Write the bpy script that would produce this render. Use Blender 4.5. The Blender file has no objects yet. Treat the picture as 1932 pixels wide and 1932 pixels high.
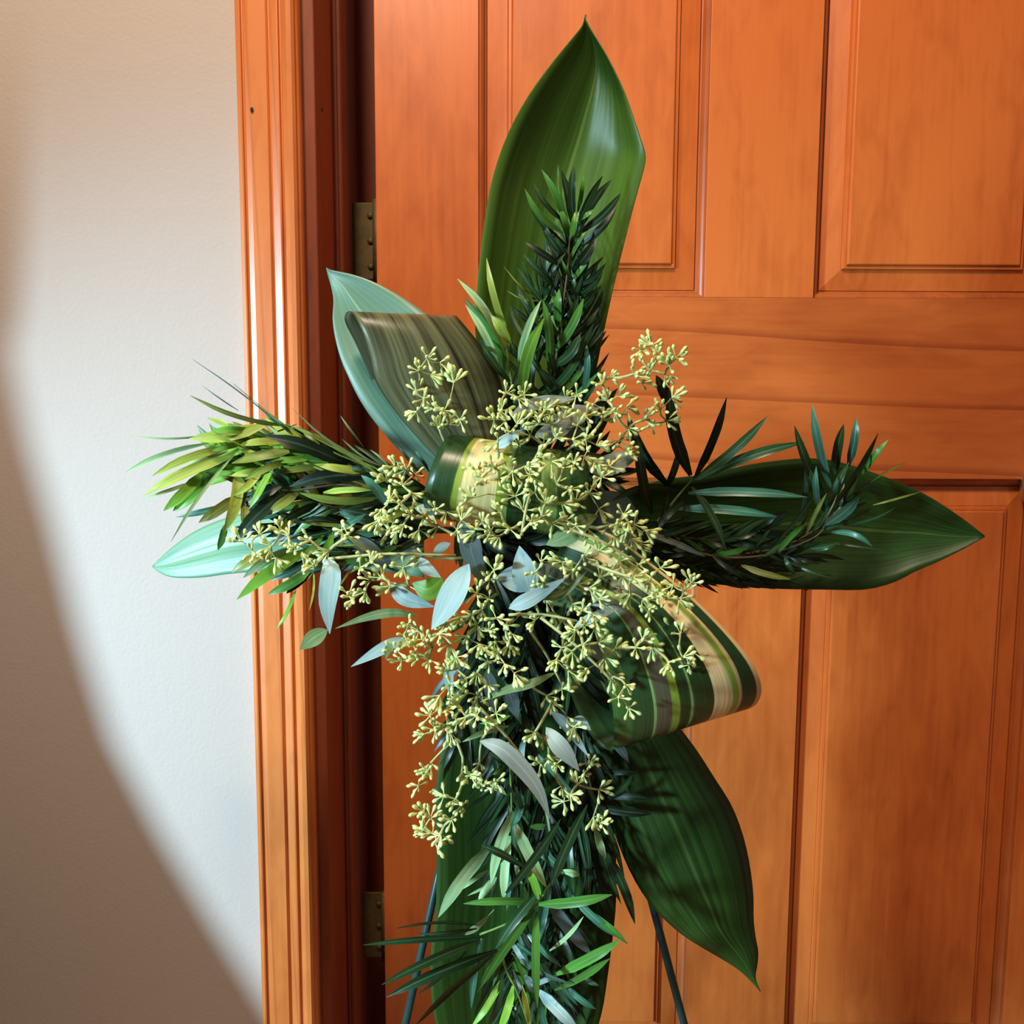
import bpy, math, random
from mathutils import Vector, Matrix
random.seed(7)
R = math.radians
sc = bpy.context.scene
C = sc.collection

# ------------------------------------------------------------ camera
CAM = Vector((0.0, -1.05, 1.0))
F = 1896.0
cd = bpy.data.cameras.new('camera'); cam = bpy.data.objects.new('camera', cd); C.objects.link(cam)
cd.sensor_width = 36; cd.lens = F / 1932 * 36; cd.clip_start = 0.02
cam.location = CAM
ROT = Matrix.Rotation(R(83.0), 3, 'X') @ Matrix.Rotation(R(0.25), 3, 'Z')
cam.rotation_euler = ROT.to_euler()
sc.camera = cam
def at(px, py, Y):
    d = ROT @ Vector(((px - 966) / F, -(py - 966) / F, -1))
    return CAM + d * ((Y - CAM.y) / d.y)
def mpp(Y): return (Y - CAM.y) / F          # metres for one pixel at depth Y

# ------------------------------------------------------------ world, lights, exposure
w = bpy.data.worlds.new('world'); sc.world = w; w.use_nodes = True
w.node_tree.nodes['Background'].inputs[0].default_value = (1.0, 0.76, 0.62, 1)
w.node_tree.nodes['Background'].inputs[1].default_value = 0.19
sc.view_settings.view_transform = 'Standard'; sc.view_settings.look = 'None'
sc.view_settings.exposure = 0.0; sc.view_settings.gamma = 1.0
sc.view_settings.use_curve_mapping = False

def aim(o, tgt): o.rotation_euler = (Vector(tgt) - o.location).to_track_quat('-Z', 'Y').to_euler()
def area(name, loc, tgt, size, power, col, size_y=None):
    l = bpy.data.lights.new(name, 'AREA'); o = bpy.data.objects.new(name, l); C.objects.link(o)
    l.energy = power; l.color = col; l.size = size
    if size_y: l.shape = 'RECTANGLE'; l.size_y = size_y
    o.location = loc; aim(o, tgt); return o
area('ceiling_light', (-0.28, -0.90, 2.25), (0.18, 0.1, 1.10), 0.26, 28, (1.0, 0.79, 0.57))
LK = Vector((-1.75, -1.45, 1.02))           # daylight from the window at the left
l = bpy.data.lights.new('window_light', 'SPOT'); o = bpy.data.objects.new('window_light', l); C.objects.link(o)
l.energy = 440; l.color = (0.54, 0.84, 1.0); l.shadow_soft_size = 0.13
l.spot_size = R(47); l.spot_blend = 1.0
o.location = LK; aim(o, (-0.10, 0.0, 0.52))

# ------------------------------------------------------------ materials
def new_mat(name, rough=0.5, coat=0.0):
    m = bpy.data.materials.new(name); m.use_nodes = True
    nt = m.node_tree; b = nt.nodes['Principled BSDF']
    b.inputs['Roughness'].default_value = rough
    if coat: b.inputs['Coat Weight'].default_value = coat; b.inputs['Coat Roughness'].default_value = 0.30
    return m, nt, b
def N(nt, t, **kw):
    n = nt.nodes.new(t)
    for k, v in kw.items(): setattr(n, k, v)
    return n
def ramp(nt, stops, interp='LINEAR'):
    n = nt.nodes.new('ShaderNodeValToRGB'); cr = n.color_ramp; cr.interpolation = interp
    while len(cr.elements) < len(stops): cr.elements.new(0.5)
    for e, (p, c) in zip(cr.elements, stops): e.position = p; e.color = (*c, 1)
    return n
def mixc(nt, blend, fac, a, b):
    n = N(nt, 'ShaderNodeMix', data_type='RGBA', blend_type=blend)
    for sock, v in ((n.inputs[0], fac), (n.inputs[6], a), (n.inputs[7], b)):
        if hasattr(v, 'is_linked') or hasattr(v, 'links'): nt.links.new(v, sock)
        elif isinstance(v, tuple): sock.default_value = (*v, 1)
        else: sock.default_value = v
    return n.outputs[2]

def wood(name, axis='Z', light=(0.64, 0.165, 0.030), mid=(0.50, 0.112, 0.018), dark=(0.28, 0.045, 0.008), arcs=0.0, rough=0.42, coat=0.35):
    m, nt, b = new_mat(name, rough, coat); L = nt.links.new
    tc = N(nt, 'ShaderNodeTexCoord'); oi = N(nt, 'ShaderNodeObjectInfo')
    add = N(nt, 'ShaderNodeVectorMath', operation='ADD'); mul = N(nt, 'ShaderNodeVectorMath', operation='SCALE')
    L(oi.outputs['Random'], mul.inputs['Scale']); mul.inputs[0].default_value = (3.1, 1.7, 5.3)
    L(tc.outputs['Object'], add.inputs[0]); L(mul.outputs[0], add.inputs[1])
    def noise(sx, sz, det, dist=0.0):
        mp = N(nt, 'ShaderNodeMapping'); L(add.outputs[0], mp.inputs[0])
        mp.inputs['Scale'].default_value = (sx, sx, sz) if axis == 'Z' else (sz, sx, sx)
        n = N(nt, 'ShaderNodeTexNoise'); n.inputs['Scale'].default_value = 1; n.inputs['Detail'].default_value = det
        n.inputs['Distortion'].default_value = dist
        L(mp.outputs[0], n.inputs[0]); return n.outputs[0]
    big = noise(9, 2.2, 3, 0.6); fine = noise(170, 4.5, 4, 0.2); mott = noise(45, 14, 4, 0.8)
    base = ramp(nt, [(0.30, dark), (0.42, mid), (0.60, light)]); 
    mixv = N(nt, 'ShaderNodeMath', operation='MULTIPLY_ADD'); L(fine, mixv.inputs[0]); mixv.inputs[1].default_value = 0.20
    sub = N(nt, 'ShaderNodeMath', operation='MULTIPLY_ADD'); L(big, sub.inputs[0]); sub.inputs[1].default_value = 0.48; sub.inputs[2].default_value = 0.02
    m2 = N(nt, 'ShaderNodeMath', operation='MULTIPLY_ADD'); L(mott, m2.inputs[0]); m2.inputs[1].default_value = 0.36; L(sub.outputs[0], m2.inputs[2])
    L(m2.outputs[0], mixv.inputs[2]); L(mixv.outputs[0], base.inputs[0])
    col = base.outputs[0]
    if arcs:
        mp = N(nt, 'ShaderNodeMapping'); L(add.outputs[0], mp.inputs[0])
        mp.inputs['Scale'].default_value = (0.75, 1, 2.8) if axis == 'X' else (9, 3, 1.0)
        wv = N(nt, 'ShaderNodeTexWave', wave_type='RINGS', rings_direction='Y' if axis == 'X' else 'Y', wave_profile='SAW')
        wv.inputs['Scale'].default_value = 1.5; wv.inputs['Distortion'].default_value = 3.2; wv.inputs['Detail'].default_value = 2.0; wv.inputs['Detail Scale'].default_value = 0.7
        L(mp.outputs[0], wv.inputs[0])
        rp = ramp(nt, [(0.0, (0.62, 0.50, 0.42)), (0.045, (0.72, 0.62, 0.55)), (0.12, (1, 1, 1)), (1.0, (1, 1, 1))]); L(wv.outputs['Fac'], rp.inputs[0])
        col = mixc(nt, 'MULTIPLY', arcs, col, rp.outputs[0])
    L(col, b.inputs['Base Color'])
    bp = N(nt, 'ShaderNodeBump'); bp.inputs['Strength'].default_value = 0.08; bp.inputs['Distance'].default_value = 0.002
    L(fine, bp.inputs['Height']); L(bp.outputs[0], b.inputs['Normal'])
    return m
M = {}
M['wood_v'] = wood('stained_pine_upright', 'Z')
M['wood_h'] = wood('stained_pine_across', 'X', light=(0.55, 0.138, 0.025), mid=(0.43, 0.095, 0.015), arcs=0.9)
M['wood_trim'] = wood('stained_pine_trim', 'Z', light=(0.60, 0.180, 0.040), mid=(0.47, 0.120, 0.024), arcs=0.5, rough=0.40, coat=0.5)
M['wood_dark'] = wood('shaded_pine_jamb', 'Z', light=(0.25, 0.050, 0.014), mid=(0.18, 0.034, 0.009), dark=(0.09, 0.014, 0.004), rough=0.62, coat=0.0)  # same pine darkened: shade of the door recess put into the colour
M['wood_mold'] = wood('shade_toned_molding', 'Z', light=(0.44, 0.105, 0.020), mid=(0.32, 0.068, 0.012), dark=(0.14, 0.024, 0.005))  # ordinary door pine toned down, groove shade painted into the colour

def paint(name, col, bump=0.25):
    m, nt, b = new_mat(name, 0.75); L = nt.links.new
    tc = N(nt, 'ShaderNodeTexCoord'); n = N(nt, 'ShaderNodeTexNoise'); n.inputs['Scale'].default_value = 240; n.inputs['Detail'].default_value = 3
    n2 = N(nt, 'ShaderNodeTexNoise'); n2.inputs['Scale'].default_value = 45
    L(tc.outputs['Object'], n.inputs[0]); L(tc.outputs['Object'], n2.inputs[0])
    ad = N(nt, 'ShaderNodeMath', operation='ADD'); L(n.outputs[0], ad.inputs[0]); L(n2.outputs[0], ad.inputs[1])
    bp = N(nt, 'ShaderNodeBump'); bp.inputs['Strength'].default_value = bump; bp.inputs['Distance'].default_value = 0.0012
    L(ad.outputs[0], bp.inputs['Height']); L(bp.outputs[0], b.inputs['Normal'])
    b.inputs['Base Color'].default_value = (*col, 1); return m
M['paint'] = paint('cream_wall_paint', (0.455, 0.395, 0.365))
M['shadow_blocker'] = paint('brown_blocker_sheet', (0.25, 0.14, 0.09))
def plain(name, col, rough=0.5, metal=0.0):
    m, nt, b = new_mat(name, rough)
    tc = N(nt, 'ShaderNodeTexCoord'); n = N(nt, 'ShaderNodeTexNoise'); n.inputs['Scale'].default_value = 120
    nt.links.new(tc.outputs['Object'], n.inputs[0])
    rp = ramp(nt, [(0.3, tuple(c * 0.8 for c in col)), (0.7, tuple(min(1, c * 1.15) for c in col))])
    nt.links.new(n.outputs[0], rp.inputs[0]); nt.links.new(rp.outputs[0], b.inputs['Base Color'])
    b.inputs['Metallic'].default_value = metal; return m
M['brass'] = plain('aged_brass', (0.13, 0.09, 0.03), 0.6, 0.3)
M['nickel'] = plain('satin_nickel', (0.62, 0.66, 0.70), 0.28, 1.0)
M['easel'] = plain('dark_green_wire', (0.008, 0.040, 0.042), 0.35)
M['hole'] = plain('nail_hole_dark', (0.02, 0.005, 0.004), 0.9)
M['foam'] = plain('wet_floral_foam', (0.006, 0.014, 0.005), 1.0); M['foam'].node_tree.nodes['Principled BSDF'].inputs['Specular IOR Level'].default_value = 0.1
M['floor'] = wood('oak_floor', 'X', light=(0.35, 0.18, 0.08), mid=(0.28, 0.13, 0.05), dark=(0.18, 0.07, 0.02))

def leafmat(name, col, rib=None, vein=0.35, rough=0.38, under=None, edge=None, trans=0.12, veinscale=40, spec=0.35):
    """Foliage: UV u runs across the blade, v along it. Midrib, parallel veins and a paler underside are pigment of the leaf."""
    m, nt, b = new_mat(name, rough); L = nt.links.new
    uv = N(nt, 'ShaderNodeUVMap'); sep = N(nt, 'ShaderNodeSeparateXYZ'); L(uv.outputs[0], sep.inputs[0])
    oi = N(nt, 'ShaderNodeObjectInfo')
    cmb = N(nt, 'ShaderNodeCombineXYZ')
    a = N(nt, 'ShaderNodeMath', operation='MULTIPLY'); a.inputs[1].default_value = veinscale; L(sep.outputs[0], a.inputs[0])
    a2 = N(nt, 'ShaderNodeMath', operation='MULTIPLY'); a2.inputs[1].default_value = 1.6; L(sep.outputs[1], a2.inputs[0])
    a3 = N(nt, 'ShaderNodeMath', operation='MULTIPLY'); a3.inputs[1].default_value = 37; L(oi.outputs['Random'], a3.inputs[0])
    L(a.outputs[0], cmb.inputs[0]); L(a2.outputs[0], cmb.inputs[1]); L(a3.outputs[0], cmb.inputs[2])
    n = N(nt, 'ShaderNodeTexNoise'); n.inputs['Scale'].default_value = 1; n.inputs['Detail'].default_value = 3; L(cmb.outputs[0], n.inputs[0])
    lo = tuple(c * (1 - vein) for c in col); hi = tuple(min(1, c * (1 + vein)) for c in col)
    rp = ramp(nt, [(0.3, lo), (0.7, hi)]); L(n.outputs[0], rp.inputs[0]); c = rp.outputs[0]
    hs = N(nt, 'ShaderNodeHueSaturation')
    v = N(nt, 'ShaderNodeMath', operation='MULTIPLY_ADD'); L(oi.outputs['Random'], v.inputs[0]); v.inputs[1].default_value = 0.5; v.inputs[2].default_value = 0.75
    L(v.outputs[0], hs.inputs['Value']); L(c, hs.inputs['Color']); c = hs.outputs[0]
    if rib:
        s = N(nt, 'ShaderNodeMath', operation='SUBTRACT'); L(sep.outputs[0], s.inputs[0]); s.inputs[1].default_value = 0.5
        ab = N(nt, 'ShaderNodeMath', operation='ABSOLUTE'); L(s.outputs[0], ab.inputs[0])
        rr = ramp(nt, [(0.0, (1, 1, 1)), (rib[1], (1, 1, 1)), (rib[1] * 1.8, (0, 0, 0))]); L(ab.outputs[0], rr.inputs[0])
        c = mixc(nt, 'MIX', rr.outputs[0], c, rib[0])
    if under:
        g = N(nt, 'ShaderNodeNewGeometry'); c = mixc(nt, 'MIX', g.outputs['Backfacing'], c, under)
    L(c, b.inputs['Base Color'])
    b.inputs['Specular IOR Level'].default_value = spec
    bp = N(nt, 'ShaderNodeBump'); bp.inputs['Strength'].default_value = 0.35; bp.inputs['Distance'].default_value = 0.0006
    L(n.outputs[0], bp.inputs['Height']); L(bp.outputs[0], b.inputs['Normal'])
    if trans:
        tr = N(nt, 'ShaderNodeBsdfTranslucent'); L(c, tr.inputs[0]); mx = N(nt, 'ShaderNodeMixShader'); mx.inputs[0].default_value = trans
        out = nt.nodes['Material Output']; L(b.outputs[0], mx.inputs[1]); L(tr.outputs[0], mx.inputs[2]); L(mx.outputs[0], out.inputs[0])
    return m
M['asp'] = leafmat('broad_leaf_green', (0.075, 0.165, 0.020), ((0.12, 0.22, 0.05), 0.008), 0.3, 0.36, veinscale=22)
M['asp_dark'] = leafmat('broad_leaf_deep_green', (0.022, 0.062, 0.009), ((0.05, 0.10, 0.02), 0.010), 0.45, 0.42, veinscale=34)
M['asp_pale'] = leafmat('broad_leaf_blue_green', (0.13, 0.29, 0.18), ((0.20, 0.36, 0.23), 0.012), 0.2, 0.46, veinscale=30, spec=0.8)
M['asp_brown'] = leafmat('broad_leaf_bronze_green', (0.085, 0.090, 0.042), ((0.13, 0.13, 0.07), 0.012), 0.8, 0.36, veinscale=24)
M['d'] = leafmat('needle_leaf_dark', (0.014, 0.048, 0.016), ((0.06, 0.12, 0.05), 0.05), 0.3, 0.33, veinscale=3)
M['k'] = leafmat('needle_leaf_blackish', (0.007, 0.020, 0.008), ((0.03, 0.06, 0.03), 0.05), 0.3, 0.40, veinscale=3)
M['t'] = leafmat('needle_leaf_teal', (0.035, 0.14, 0.085), ((0.10, 0.22, 0.15), 0.05), 0.3, 0.36, veinscale=3, spec=0.6)
M['g'] = leafmat('needle_leaf_green', (0.06, 0.20, 0.028), ((0.10, 0.24, 0.06), 0.05), 0.3, 0.36, veinscale=3)
M['b'] = leafmat('needle_leaf_bright', (0.20, 0.46, 0.045), ((0.25, 0.45, 0.10), 0.05), 0.3, 0.38, veinscale=3, trans=0.3)
M['y'] = leafmat('needle_leaf_yellow_green', (0.40, 0.50, 0.07), ((0.38, 0.46, 0.12), 0.05), 0.3, 0.40, veinscale=3, trans=0.25)
M['o'] = leafmat('needle_leaf_olive', (0.18, 0.22, 0.035), ((0.24, 0.27, 0.07), 0.05), 0.3, 0.40, veinscale=3, trans=0.2)
M['p'] = leafmat('needle_leaf_pale_underside', (0.36, 0.58, 0.27), ((0.36, 0.50, 0.26), 0.08), 0.25, 0.42, veinscale=3)
M['ec'] = leafmat('gum_leaf_blue_grey', (0.30, 0.43, 0.42), ((0.40, 0.49, 0.44), 0.02), 0.12, 0.55, veinscale=6, trans=0.1)
M['eg'] = leafmat('gum_leaf_grey', (0.27, 0.29, 0.24), ((0.36, 0.38, 0.30), 0.02), 0.12, 0.6, veinscale=6, trans=0.1)
M['ed'] = leafmat('gum_leaf_slate', (0.10, 0.15, 0.15), ((0.16, 0.21, 0.20), 0.02), 0.15, 0.5, veinscale=6, trans=0.1)
M['eo'] = leafmat('gum_leaf_olive', (0.15, 0.23, 0.09), ((0.25, 0.32, 0.14), 0.03), 0.15, 0.5, veinscale=6, trans=0.1)
M['eb'] = leafmat('gum_leaf_green', (0.12, 0.28, 0.03), ((0.20, 0.36, 0.06), 0.02), 0.15, 0.45, veinscale=6, trans=0.2)
M['bud'] = plain('gum_bud', (0.60, 0.68, 0.26), 0.5)
M['budtwig'] = plain('gum_twig', (0.42, 0.42, 0.17), 0.55)
M['twig_green'] = plain('green_stem', (0.13, 0.24, 0.05), 0.5)
M['twig_brown'] = plain('brown_stem', (0.06, 0.05, 0.02), 0.6)

def stripemat(name, stops):
    m, nt, b = new_mat(name, 0.36); L = nt.links.new
    uv = N(nt, 'ShaderNodeUVMap'); sep = N(nt, 'ShaderNodeSeparateXYZ'); L(uv.outputs[0], sep.inputs[0])
    mp = N(nt, 'ShaderNodeMapping'); L(uv.outputs[0], mp.inputs[0]); mp.inputs['Scale'].default_value = (55, 2.2, 1)
    n = N(nt, 'ShaderNodeTexNoise'); n.inputs['Scale'].default_value = 1; n.inputs['Detail'].default_value = 3; L(mp.outputs[0], n.inputs[0])
    off = N(nt, 'ShaderNodeMath', operation='MULTIPLY_ADD'); L(n.outputs[0], off.inputs[0]); off.inputs[1].default_value = 0.05; 
    of2 = N(nt, 'ShaderNodeMath', operation='SUBTRACT'); L(sep.outputs[0], of2.inputs[0]); of2.inputs[1].default_value = 0.025
    L(of2.outputs[0], off.inputs[2])
    rp = ramp(nt, stops, 'CONSTANT' if False else 'LINEAR'); L(off.outputs[0], rp.inputs[0])
    r2 = ramp(nt, [(0.3, (0.75, 0.75, 0.75)), (0.7, (1.15, 1.15, 1.15))]); L(n.outputs[0], r2.inputs[0])
    c = mixc(nt, 'MULTIPLY', 0.8, rp.outputs[0], r2.outputs[0]); L(c, b.inputs['Base Color'])
    bp = N(nt, 'ShaderNodeBump'); bp.inputs['Strength'].default_value = 0.4; bp.inputs['Distance'].default_value = 0.0006
    L(n.outputs[0], bp.inputs['Height']); L(bp.outputs[0], b.inputs['Normal'])
    return m
def bands(lst):
    """[(end, colour), ...] -> hard-edged ramp stops"""
    st = []; p = 0.0
    for e, c in lst:
        st.append((min(1, p + 0.004), c)); st.append((e - 0.004, c)); p = e
    return st
DG, GG, CR, YG, LG = (0.014, 0.048, 0.012), (0.035, 0.085, 0.016), (0.66, 0.56, 0.26), (0.24, 0.32, 0.035), (0.22, 0.36, 0.10)
M['band_knot'] = stripemat('striped_leaf_narrow', bands([(.17, DG), (.205, YG), (.43, CR), (.47, YG), (.50, LG), (.66, DG), (.70, GG), (.80, LG), (.88, GG), (1, DG)]))
CL, BR = (0.85, 0.64, 0.31), (0.085, 0.075, 0.040)
M['band_loop'] = stripemat('striped_leaf_wide', bands([(.03, CL), (.13, DG), (.15, CL), (.185, YG), (.20, LG), (.32, CL), (.46, DG), (.475, LG), (.55, DG), (.60, YG), (.71, BR), (.725, LG), (.88, DG), (1, GG)]))

# ------------------------------------------------------------ helpers
def link(o, parent=None):
    C.objects.link(o)
    if parent is not None:
        o.parent = parent; o.matrix_parent_inverse = WM[parent.name].inverted()
    WM[o.name] = Matrix.Translation(o.location) if parent is None else Matrix.Identity(4)
    return o
WM = {}
def mesh(name, vs, fs, mat, parent=None, uvs=None, smooth=True):
    me = bpy.data.meshes.new(name); me.from_pydata([tuple(v) for v in vs], [], fs); me.update()
    if uvs is not None:
        ul = me.uv_layers.new(name='UVMap')
        for lp in me.loops: ul.data[lp.index].uv = uvs[lp.vertex_index]
    if smooth: me.polygons.foreach_set('use_smooth', [True] * len(me.polygons))
    me.materials.append(mat)
    return link(bpy.data.objects.new(name, me), parent)
def struct(o, label=None):
    o['kind'] = 'structure'
    if label: o['label'] = label
    return o
def thing(name, loc, label, cat):
    o = bpy.data.objects.new(name, None); o.location = loc; o.empty_display_size = 0.1
    link(o); o['label'] = label; o['category'] = cat; return o
def boxg(x0, x1, y0, y1, z0, z1):
    v = [(x, y, z) for x in (x0, x1) for y in (y0, y1) for z in (z0, z1)]
    return v, [(0, 1, 3, 2), (4, 6, 7, 5), (0, 4, 5, 1), (2, 3, 7, 6), (0, 2, 6, 4), (1, 5, 7, 3)]
def box(name, x0, x1, y0, y1, z0, z1, mat, parent=None, bev=0.0):
    v, f = boxg(x0, x1, y0, y1, z0, z1); o = mesh(name, v, f, mat, parent, smooth=False)
    if bev: b = o.modifiers.new('bevel', 'BEVEL'); b.width = bev; b.segments = 2
    return o
def extrude_z(name, prof, z0, z1, mat, parent=None, smooth=False):
    n = len(prof); v = [(x, y, z0) for x, y in prof] + [(x, y, z1) for x, y in prof]
    f = [(i, (i + 1) % n, n + (i + 1) % n, n + i) for i in range(n)] + [tuple(range(n))[::-1], tuple(range(n, 2 * n))]
    return mesh(name, v, f, mat, parent, smooth=smooth)
def cat(P, t):
    """Catmull-Rom through the list P at t in 0..1"""
    n = len(P) - 1; s = min(max(t, 0), 1) * n; i = min(int(s), n - 1); u = s - i
    p0 = P[i - 1] if i > 0 else P[0] * 2 - P[1]; p1, p2 = P[i], P[i + 1]; p3 = P[i + 2] if i + 2 <= n else P[n] * 2 - P[n - 1]
    return 0.5 * ((2 * p1) + (p2 - p0) * u + (2 * p0 - 5 * p1 + 4 * p2 - p3) * u * u + (3 * p1 - p0 - 3 * p2 + p3) * u ** 3)
def tube_geo(P, r0, r1, seg=6, rows=None):
    P = [Vector(p) for p in P]; rows = rows or max(2, 4 * (len(P) - 1)); vs = []; fs = []
    for i in range(rows + 1):
        t = i / rows; c = cat(P, t); d = (cat(P, min(1, t + .01)) - cat(P, max(0, t - .01))).normalized()
        a = d.cross(Vector((0.13, -1, 0.21))).normalized(); b = d.cross(a); r = r0 + (r1 - r0) * t
        vs += [c + (a * math.cos(2 * math.pi * k / seg) + b * math.sin(2 * math.pi * k / seg)) * r for k in range(seg)]
    for i in range(rows):
        for k in range(seg):
            fs.append((i * seg + k, i * seg + (k + 1) % seg, (i + 1) * seg + (k + 1) % seg, (i + 1) * seg + k))
    fs.append(tuple(range(seg))[::-1]); fs.append(tuple(range(rows * seg, rows * seg + seg)))
    return vs, fs
def join(geos):
    V, Fc = [], []
    for v, f in geos:
        n = len(V); V += list(v); Fc += [tuple(i + n for i in q) for q in f]
    return V, Fc

# ------------------------------------------------------------ room shell
DY = 0.15                                    # door face
XC0 = at(468, 966, -0.015).x                 # outer edge of the casing
XCI = at(584, 966, -0.012).x                 # inner edge of the casing
XJ = XCI + 0.012                             # jamb face
XS = at(652, 700, 0.10).x                    # edge of the door stop
XD0 = at(716, 966, DY).x                     # hinge edge of the door
XD1 = XD0 + 0.91                             # latch edge
ZB, ZT = 0.01, 2.05
XJR = XD1 + 0.008
wl = struct(mesh('wall_back', *join([boxg(-2.6, XC0 + 0.03, 0, 0.24, 0, 2.7), boxg(XJR + 0.04, 2.8, 0, 0.24, 0, 2.7), boxg(XC0 + 0.03, XJR + 0.04, 0, 0.24, ZT + 0.03, 2.7)]), M['paint'], smooth=False))
struct(box('floor', -2.6, 2.8, -3.0, 0.6, -0.05, 0, M['floor']))
# casing profile, outer edge first (x from the outer edge, y out of the wall)
Wc = XCI - XC0
prof = [(0, 0), (0, -.013), (.0010, -.0150), (.0045, -.0165), (.0060, -.0160), (.0066, -.0128), (.0080, -.0128), (.0095, -.0158), (.0150, -.0172), (.0330, -.0178),
        (.0345, -.0165), (.0350, -.0150), (.0365, -.0150), (.0375, -.0178), (.0450, -.0200), (.0465, -.0198), (.0475, -.0165), (.0490, -.0165), (.0505, -.0205), (.0560, -.0240), (.0610, -.0240), (.0640, -.0215), (.0645, -.018)]
s = Wc / .0680
cas = [(XC0 + x * s, y) for x, y in prof] + [(XCI - .0012, -.016), (XCI, -.012), (XCI, 0)]
struct(extrude_z('trim_1', cas, 0, ZT + .06, M['wood_trim']), 'stained pine door casing with fluted profile')
cr = [(XJR - .012 + (XCI - x), y) for x, y in cas[::-1]]
struct(extrude_z('trim_2', cr, 0, ZT + .06, M['wood_trim']))
struct(box('trim_3', XC0, XJR + .07, -.02, 0, ZT + .01, ZT + .08, M['wood_h'], bev=.004))
for px, py in ((475, 207), (594, 205)):
    p = at(px, py, -.0185 if px < 500 else 0.03)
    if px > 500: p = Vector((XJ + .0003, .035, p.z))
    vs = [p + Vector((0, -.0003, 0))] ; k = 8
    if px < 500: ring = [p + Vector((math.cos(a) * .0016, 0, math.sin(a) * .0026)) for a in [2 * math.pi * i / k for i in range(k)]]
    else: ring = [p + Vector((0, math.cos(a) * .004, math.sin(a) * .0022)) for a in [2 * math.pi * i / k for i in range(k)]]
    mesh('nail_hole', vs + ring, [(0, 1 + i, 1 + (i + 1) % k) for i in range(k)], M['hole'], bpy.data.objects['trim_1'])
# jambs and stop
jl = struct(box('jamb_left', XC0 + .03, XJ, -.002, .31, 0, ZT + .03, M['wood_dark'], bev=.0015), 'stained pine door jamb with shade put into its dark colour')
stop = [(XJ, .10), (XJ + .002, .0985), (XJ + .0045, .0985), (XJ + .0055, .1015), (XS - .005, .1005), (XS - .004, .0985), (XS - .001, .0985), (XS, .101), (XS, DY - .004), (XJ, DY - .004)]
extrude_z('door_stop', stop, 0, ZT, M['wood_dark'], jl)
box('gap_blocker', XJ, XD0 + .030, .28, .31, 0, ZT, M['wood_dark'], jl)  # strip added behind the hinge gap to block background light and keep it dark
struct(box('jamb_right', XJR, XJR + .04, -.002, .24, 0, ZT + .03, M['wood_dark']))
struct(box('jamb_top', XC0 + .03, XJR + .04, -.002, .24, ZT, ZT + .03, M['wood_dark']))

# ------------------------------------------------------------ door: stiles, rails, mullion, moldings, raised panels
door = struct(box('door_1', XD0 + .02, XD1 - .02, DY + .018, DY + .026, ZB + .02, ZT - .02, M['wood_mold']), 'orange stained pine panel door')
def zd(py, px=1500): return at(px, py, DY).z
def xd(px, py): return at(px, py, DY).x
xs0 = xd(903, 60); xm0 = xd(1335, 300); xm1 = xd(1545, 300); xs1 = XD1 - (xs0 - XD0)
zr1, zr0 = zd(562), zd(903)                 # lock rail
zb1 = zd(1984)                              # top of the bottom rail
zt1 = ZT - .14
DB = DY + .035
def board(name, x0, x1, z0, z1, mat): return box(name, x0, x1, DY, DB, z0, z1, mat, door, bev=.0008)
board('stile', XD0, xs0, ZB, ZT - .003, M['wood_v'])
board('stile', xs1, XD1, ZB, ZT - .003, M['wood_v'])
board('mullion', xm0, xm1, zr1, zt1, M['wood_v'])
board('mullion', xm0, xm1, zb1, zr0, M['wood_v'])
board('rail', xs0, xs1, zr0, zr1, M['wood_h'])
board('rail', xs0, xs1, zt1, ZT - .003, M['wood_h'])
board('rail', xs0, xs1, ZB, zb1, M['wood_h'])
def rings(name, x0, x1, z0, z1, prof, mat, cap, parent):
    vs, fs = [], []
    for off, d in prof:
        vs += [(x0 + off, DY + d, z0 + off), (x1 - off, DY + d, z0 + off), (x1 - off, DY + d, z1 - off), (x0 + off, DY + d, z1 - off)]
    for i in range(len(prof) - 1):
        for k in range(4):
            a, b = i * 4 + k, i * 4 + (k + 1) % 4
            fs.append((a, b, b + 4, a + 4))
    if cap: n = (len(prof) - 1) * 4; fs.append((n, n + 1, n + 2, n + 3))
    return mesh(name, vs, fs, mat, parent, smooth=False)
for (x0, x1) in ((xs0, xm0), (xm1, xs1)):
    for (z0, z1) in ((zr1, zt1), (zb1, zr0)):
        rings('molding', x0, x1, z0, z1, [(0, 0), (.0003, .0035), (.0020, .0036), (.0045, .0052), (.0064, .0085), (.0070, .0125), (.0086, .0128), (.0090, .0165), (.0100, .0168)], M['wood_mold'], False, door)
        rings('panel', x0, x1, z0, z1, [(.0095, .0180), (.0098, .0140), (.0325, .0085), (.0333, .0090), (.0343, .0048), (.0372, .0044), (.0380, .0050), (.0390, .0016), (.0402, .0012)], M['wood_v'], True, door)
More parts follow.
